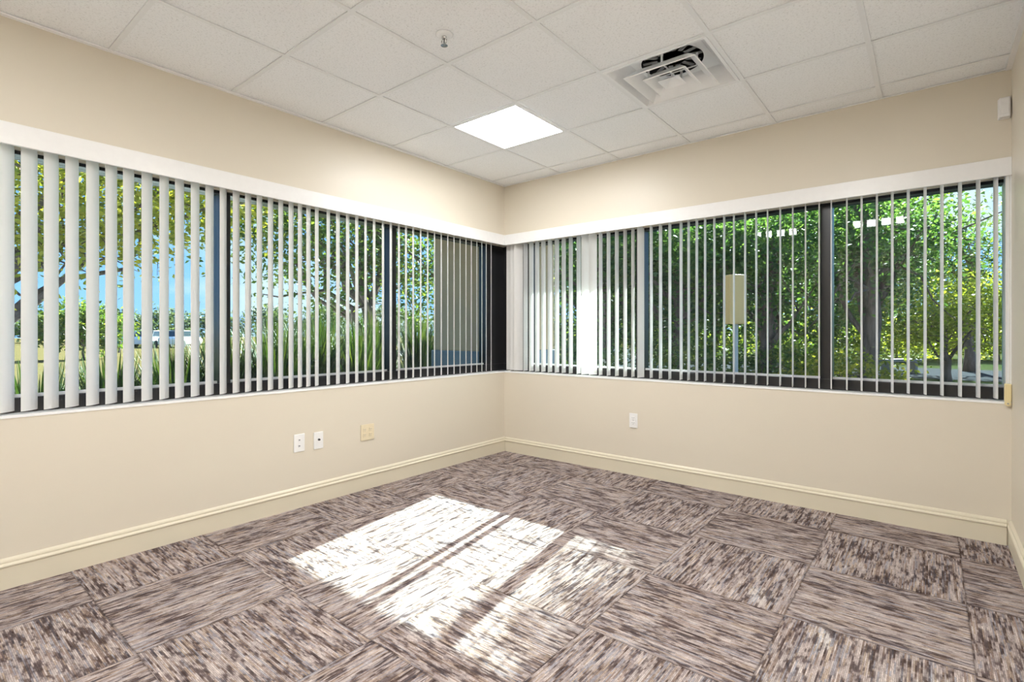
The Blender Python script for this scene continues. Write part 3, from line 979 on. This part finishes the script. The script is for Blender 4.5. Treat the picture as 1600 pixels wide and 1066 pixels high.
# tan box on a post, standing for an unidentified tan shape
x, y = bearing(1149, 8.2)
ub = tag(empty('tan_box', (x, y, -0.12), R(YAW + 5)), 'tan metal box on a grey post among the trees', 'utility box')
MB().box(-0.14, 0.14, -0.09, 0.09, 1.42, 2.20).build('box_body', M['steel_tan'], ub, 0.008)
MB().box(-0.125, 0.125, -0.096, -0.088, 1.44, 2.18).build('front_panel', M['steel_tan'], ub, 0.003)
MB().box(-0.03, 0.03, -0.03, 0.03, -0.02, 1.42).build('post', M['post'], ub)

# concrete benches
for px, d, ln, lb in ((1257, 13.5, 0.62, 'small white concrete bench left of the dark mullion'), (1405, 16.5, 1.3, 'long grey concrete bench right of the thick brown trunk')):
    x, y = bearing(px, d)
    b = tag(empty('concrete_bench', (x, y, -0.12), R(YAW + 8)), lb, 'bench', 'concrete benches on the lawn')
    MB().box(-ln / 2, ln / 2, -0.2, 0.2, 0.36, 0.44).build('seat', M['stone'], b, 0.01)
    for s in (-1, 1):
        MB().box(s * ln * 0.36 - 0.05, s * ln * 0.36 + 0.05, -0.16, 0.16, -0.02, 0.36).build('leg', M['stone'], b, 0.01)

# ------------------------------------------------------------------ sky, sun, camera
w = bpy.data.worlds.new('sky'); SC.world = w; w.use_nodes = True
nt = w.node_tree; nt.nodes.clear()
def wn_(t, **k):
    n_ = nt.nodes.new(t)
    for a, b in k.items(): setattr(n_, a, b)
    return n_
tc = wn_('ShaderNodeTexCoord'); sepw = wn_('ShaderNodeSeparateXYZ'); nt.links.new(tc.outputs['Generated'], sepw.inputs[0])
rp = wn_('ShaderNodeValToRGB'); nt.links.new(sepw.outputs[2], rp.inputs[0])
e = rp.color_ramp.elements
e[0].position = 0.0; e[0].color = (0.36, 0.60, 0.98, 1)
e[1].position = 0.35; e[1].color = (0.16, 0.40, 0.95, 1)
mp = wn_('ShaderNodeMapping'); mp.inputs['Scale'].default_value = (1, 1, 2.6); nt.links.new(tc.outputs['Generated'], mp.inputs[0])
nz = wn_('ShaderNodeTexNoise'); nz.inputs['Scale'].default_value = 3.2; nz.inputs['Detail'].default_value = 6; nt.links.new(mp.outputs[0], nz.inputs['Vector'])
rc = wn_('ShaderNodeValToRGB'); nt.links.new(nz.outputs['Fac'], rc.inputs[0])
rc.color_ramp.elements[0].position = 0.50; rc.color_ramp.elements[0].color = (0, 0, 0, 1)
rc.color_ramp.elements[1].position = 0.66; rc.color_ramp.elements[1].color = (1, 1, 1, 1)
mxw = wn_('ShaderNodeMix', data_type='RGBA'); nt.links.new(rc.outputs[0], mxw.inputs['Factor']); nt.links.new(rp.outputs[0], mxw.inputs[6])
mxw.inputs[7].default_value = (0.72, 0.76, 0.84, 1)
bg = wn_('ShaderNodeBackground'); nt.links.new(mxw.outputs[2], bg.inputs[0]); bg.inputs[1].default_value = 0.76
wo = wn_('ShaderNodeOutputWorld'); nt.links.new(bg.outputs[0], wo.inputs[0])

from mathutils import Vector
sd = bpy.data.lights.new('sun', 'SUN'); sd.energy = 21.0; sd.angle = R(0.53); sd.color = (1.0, 0.97, 0.93)
so = bpy.data.objects.new('sun', sd); COL.objects.link(so); so.location = (-3, 20, 14)
so.rotation_euler = Vector((0.17, -1.0, -0.58)).to_track_quat('-Z', 'Y').to_euler()

cd = bpy.data.cameras.new('camera'); cd.sensor_width = 36.0; cd.lens = FPX / 1600 * 36
cd.shift_y = -(533 - 519.89) / 1600; cd.clip_start = 0.02; cd.clip_end = 500
co = bpy.data.objects.new('camera', cd); COL.objects.link(co)
co.location = CAM; co.rotation_euler = (R(90), 0, R(YAW))
SC.camera = co

SC.view_settings.view_transform = 'Standard'
SC.view_settings.look = 'None'
SC.view_settings.exposure = 1.2
SC.view_settings.gamma = 1.0
SC.view_settings.use_curve_mapping = False
SC.cycles.max_bounces = 12
SC.cycles.diffuse_bounces = 6
SC.cycles.transparent_max_bounces = 24
